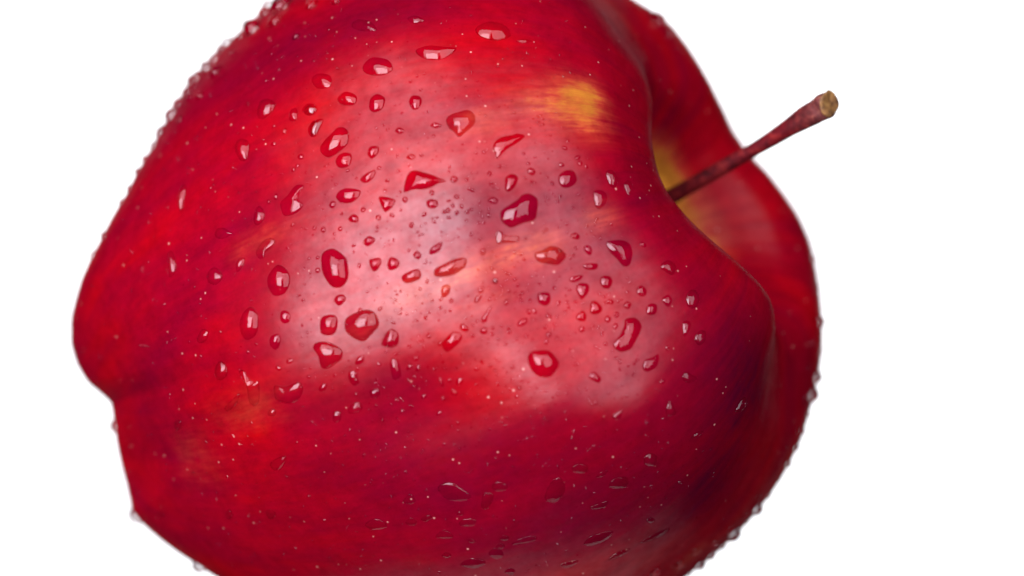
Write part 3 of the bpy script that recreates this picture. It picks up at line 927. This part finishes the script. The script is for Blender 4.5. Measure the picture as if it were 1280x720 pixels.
SHORT = {'tall oval': 'tall oval drop', 'bean': 'bean shaped drop', 'slanted oblong': 'slanted oblong drop', 'split round': 'split round drop',
 'mushroom': 'mushroom shaped drop', 'wedge': 'ragged wedge drop', 'leaning oval': 'leaning oval drop', 'comma': 'comma shaped drop',
 'upright oval': 'upright oval drop', 'almond': 'almond shaped drop', 'rounded triangle': 'triangular drop', 'five sided': 'five sided drop',
 'lozenge': 'lozenge shaped drop', 'bow': 'orange bow drop', 'hooded': 'hooded drop', 'cup': 'cup shaped drop', 'forked': 'forked drop',
 'slim upright': 'slim capsule drop', 'broad dark': 'broad dark drop'}
MARKS = [(np.mean([(x0 + a_ / z_, y0 + b_ / z_) for a_, b_ in pts], axis=0), SHORT[nm]) for (x0, y0, z_, nm, pts) in DROPS if nm]
MARKS += [(np.array(q), t_) for q, t_ in (((726, 130), 'yellow skin patch'), ((845, 240), 'stem pit'), ((95, 420), 'blossom end'),
                                          ((965, 400), 'shoulder crease'), ((560, 0), 'upper shoulder'), ((760, 715), 'underside'), ((240, 580), 'lower crown lobe'))]
GROUP = 'water drops on the apple skin'
placed = []
count = 0


def put_label(o, label):
    tag(o, label, 'water drop', GROUP)


def where(px, py):
    # the two nearest landmarks that lie in different directions
    q = np.array([px, py])
    ds = sorted(((np.hypot(*(m_ - q)), t_, m_) for m_, t_ in MARKS), key=lambda k: k[0])
    d1 = (ds[0][2] - q) / max(ds[0][0], 1e-6)
    for d_, t_, m_ in ds[1:]:
        if np.dot(d1, (m_ - q) / d_) < 0.3:
            return ds[0][0], ds[0][1], t_
    return ds[0][0], ds[0][1], ds[1][1]


ORD = ['', 'second', 'third', 'fourth', 'fifth', 'sixth', 'seventh', 'eighth', 'ninth', 'tenth', 'eleventh', 'twelfth', 'thirteenth', 'fourteenth', 'fifteenth', 'sixteenth', 'seventeenth', 'eighteenth',
       'nineteenth', 'twentieth', 'last']
todo = {}


def later(o, desc, px, py):
    d_, a_, b_ = where(px, py)
    todo.setdefault((desc, a_, b_), []).append((d_, o))


def shape_word(pp):
    d = pp - pp.mean(0)
    w_, _ = np.linalg.eigh(d.T @ d)
    ratio = math.sqrt(max(w_[1], 1e-9) / max(w_[0], 1e-9))
    return 'long thin' if ratio > 2.3 else ('oval' if ratio > 1.35 else 'rounded')


for (x0, y0, z_, nm, pts) in DROPS:
    pp = np.array([(x0 + a_ / z_, y0 + b_ / z_) for a_, b_ in pts])
    cpx = pp.mean(0)
    size = np.hypot(*(pp - cpx).T).mean()
    n = 40 if size > 11 else (28 if size > 6 else 20)
    nr = 9 if size > 11 else (7 if size > 6 else 5)
    sm = catmull(pp, n)
    hc = cast(*cpx)
    if hc is None:
        continue
    ol = [cast(*q) for q in sm]
    if any(q is None for q in ol):
        continue
    olw = np.array([q[0] for q in ol])
    if np.linalg.norm(olw - hc[0], axis=1).max() > 6 * size * K:
        continue
    o = add_drop(hc[0], hc[1], olw, nr, math.radians((52 if size > 8 else 56) if 110 < cpx[1] < 585 else (38 if cpx[1] < 300 else 21)))
    if nm:
        put_label(o, SHAPE_LABEL[nm])
    else:
        later(o, '%s %s' % ('large' if size > 11 else 'mid-sized' if size > 6.5 else 'small', shape_word(pp)), *cpx)
    placed.append((cpx[0], cpx[1], size))
    count += 1

for (px, py, r_) in RIM:
    h = None
    for st_ in np.linspace(0, 0.12, 60):
        h = cast(px + (C0[0] - px) * st_, py + (C0[1] - py) * st_)
        if h:
            break
    if not h:
        continue
    r_ *= rng.uniform(0.4, 1.35) if px > 700 else rng.uniform(0.75, 1.3)
    ln = math.hypot(C0[0] - px, C0[1] - py)
    st_ += (0.25 if px > 700 else 0.0) * r_ / ln
    h = cast(px + (C0[0] - px) * st_, py + (C0[1] - py) * st_) or h
    olw = round_outline(h[0], h[1], r_ * K, 22, 0.06, 1 + 0.15 * rng.random(), rng.uniform(0, 3.1))
    o = add_drop(h[0], h[1], olw, 7, math.radians(rng.uniform(62, 82)), mb)
    side = 'upper' if py < 372 - (px - 555) * 0.36 else 'lower'
    reg = 'stem end' if (px - 555) * 0.94 - (py - 372) * 0.34 > 250 else ('blossom end' if (px - 555) * 0.94 - (py - 372) * 0.34 < -250 else 'broad middle')
    todo.setdefault(('rim', 'tiny' if r_ < 4.5 else 'small' if r_ < 7 else 'large', side, reg), []).append((math.hypot(px - 930, py - 190), o))
    count += 1

for (px, py, r_) in DOTS:
    h = cast(px, py)
    if not h:
        continue
    olw = round_outline(h[0], h[1], r_ * K, 14, 0.10, 1 + 0.25 * rng.random(), rng.uniform(0, 3.1))
    o = add_drop(h[0], h[1], olw, 4, math.radians(58))
    later(o, 'tiny round', px, py)
    placed.append((px, py, r_))
    count += 1

for key, lst in todo.items():
    lst.sort(key=lambda k: k[0])
    for i, (d_, o) in enumerate(lst):
        od = ORD[min(i, 20)]
        if key[0] == 'rim':
            put_label(o, '%s clear water bead from the stem along the %s rim by the %s' % ((od or 'first') + ' ' + key[1], key[2], key[3]))
        elif len(lst) == 1:
            put_label(o, '%s water drop beside the %s, towards the %s' % key)
        else:
            put_label(o, '%s water drop, %s from the %s towards the %s' % (key[0], od or 'first', key[1], key[2]))
print('drops', count)

# ------------------------------------------------------------------ fine spray: far too many specks to count
mv_, mf_, mm_ = [], [], []
tries = 0
nspk = 0
while nspk < 1500 and tries < 9000:
    tries += 1
    if rng.random() < 0.55:
        px, py = rng.normal(600, 170), rng.normal(350, 150)
    else:
        px, py = rng.uniform(90, 1030), rng.uniform(0, 720)
    if any((px - a_) ** 2 + (py - b_) ** 2 < (1.25 * c_ + 4) ** 2 for a_, b_, c_ in placed):
        continue
    h = cast(px, py)
    if h is None:
        continue
    q_ = loc(h[0][None] )[0]
    if (h[0] - cen_w) @ axis_w > 330 * K:
        continue
    r_ = (0.7 + 1.5 * rng.random() ** 2.6) * K
    t_, b_ = tangent(h[1])
    v0 = len(mv_)
    ol = smooth_rand_outline(9, 0.12, 1 + 0.3 * rng.random(), rng.uniform(0, 3.1)) * r_
    ct = math.radians(rng.uniform(55, 80))
    R_ = 1 / math.sin(ct)
    for s_ in (1.0, 0.78, 0.42):
        hh = (math.sqrt(R_ * R_ - s_ * s_) - math.sqrt(max(R_ * R_ - 1, 0))) * r_
        for a_, e_ in ol:
            mv_.append(h[0] + (a_ * t_ + e_ * b_) * s_ + h[1] * (hh + (0.10 * K if s_ < 1 else -0.05 * K)))
    mv_.append(h[0] + h[1] * ((R_ - math.sqrt(max(R_ * R_ - 1, 0))) * r_ + 0.1 * K))
    v1 = len(mv_)
    mv_ += [h[0] + (a_ * t_ + e_ * b_) + h[1] * 0.08 * K for a_, e_ in ol]
    for j in range(9):
        k = (j + 1) % 9
        for L in range(2):
            mf_.append((v0 + L * 9 + j, v0 + L * 9 + k, v0 + (L + 1) * 9 + k, v0 + (L + 1) * 9 + j)); mm_.append(0)
        mf_.append((v0 + 18 + j, v0 + 18 + k, v0 + 27)); mm_.append(0)
    mf_.append(tuple(v1 + j for j in range(9))); mm_.append(1)
    nspk += 1
spray = make_mesh('fine_droplets', np.array(mv_), mf_, mats=[mg, mw], mat_idx=mm_)
set_attr(spray.data, 'yellow', skin_tone(np.array(mv_)))
set_attr(spray.data, 'crimson_shade', skin_tone(np.array(mv_), crimson_shade_pts))
tag(spray, 'fine specks of water spray scattered over the apple skin', 'water spray', kind='stuff')
print('specks', nspk)
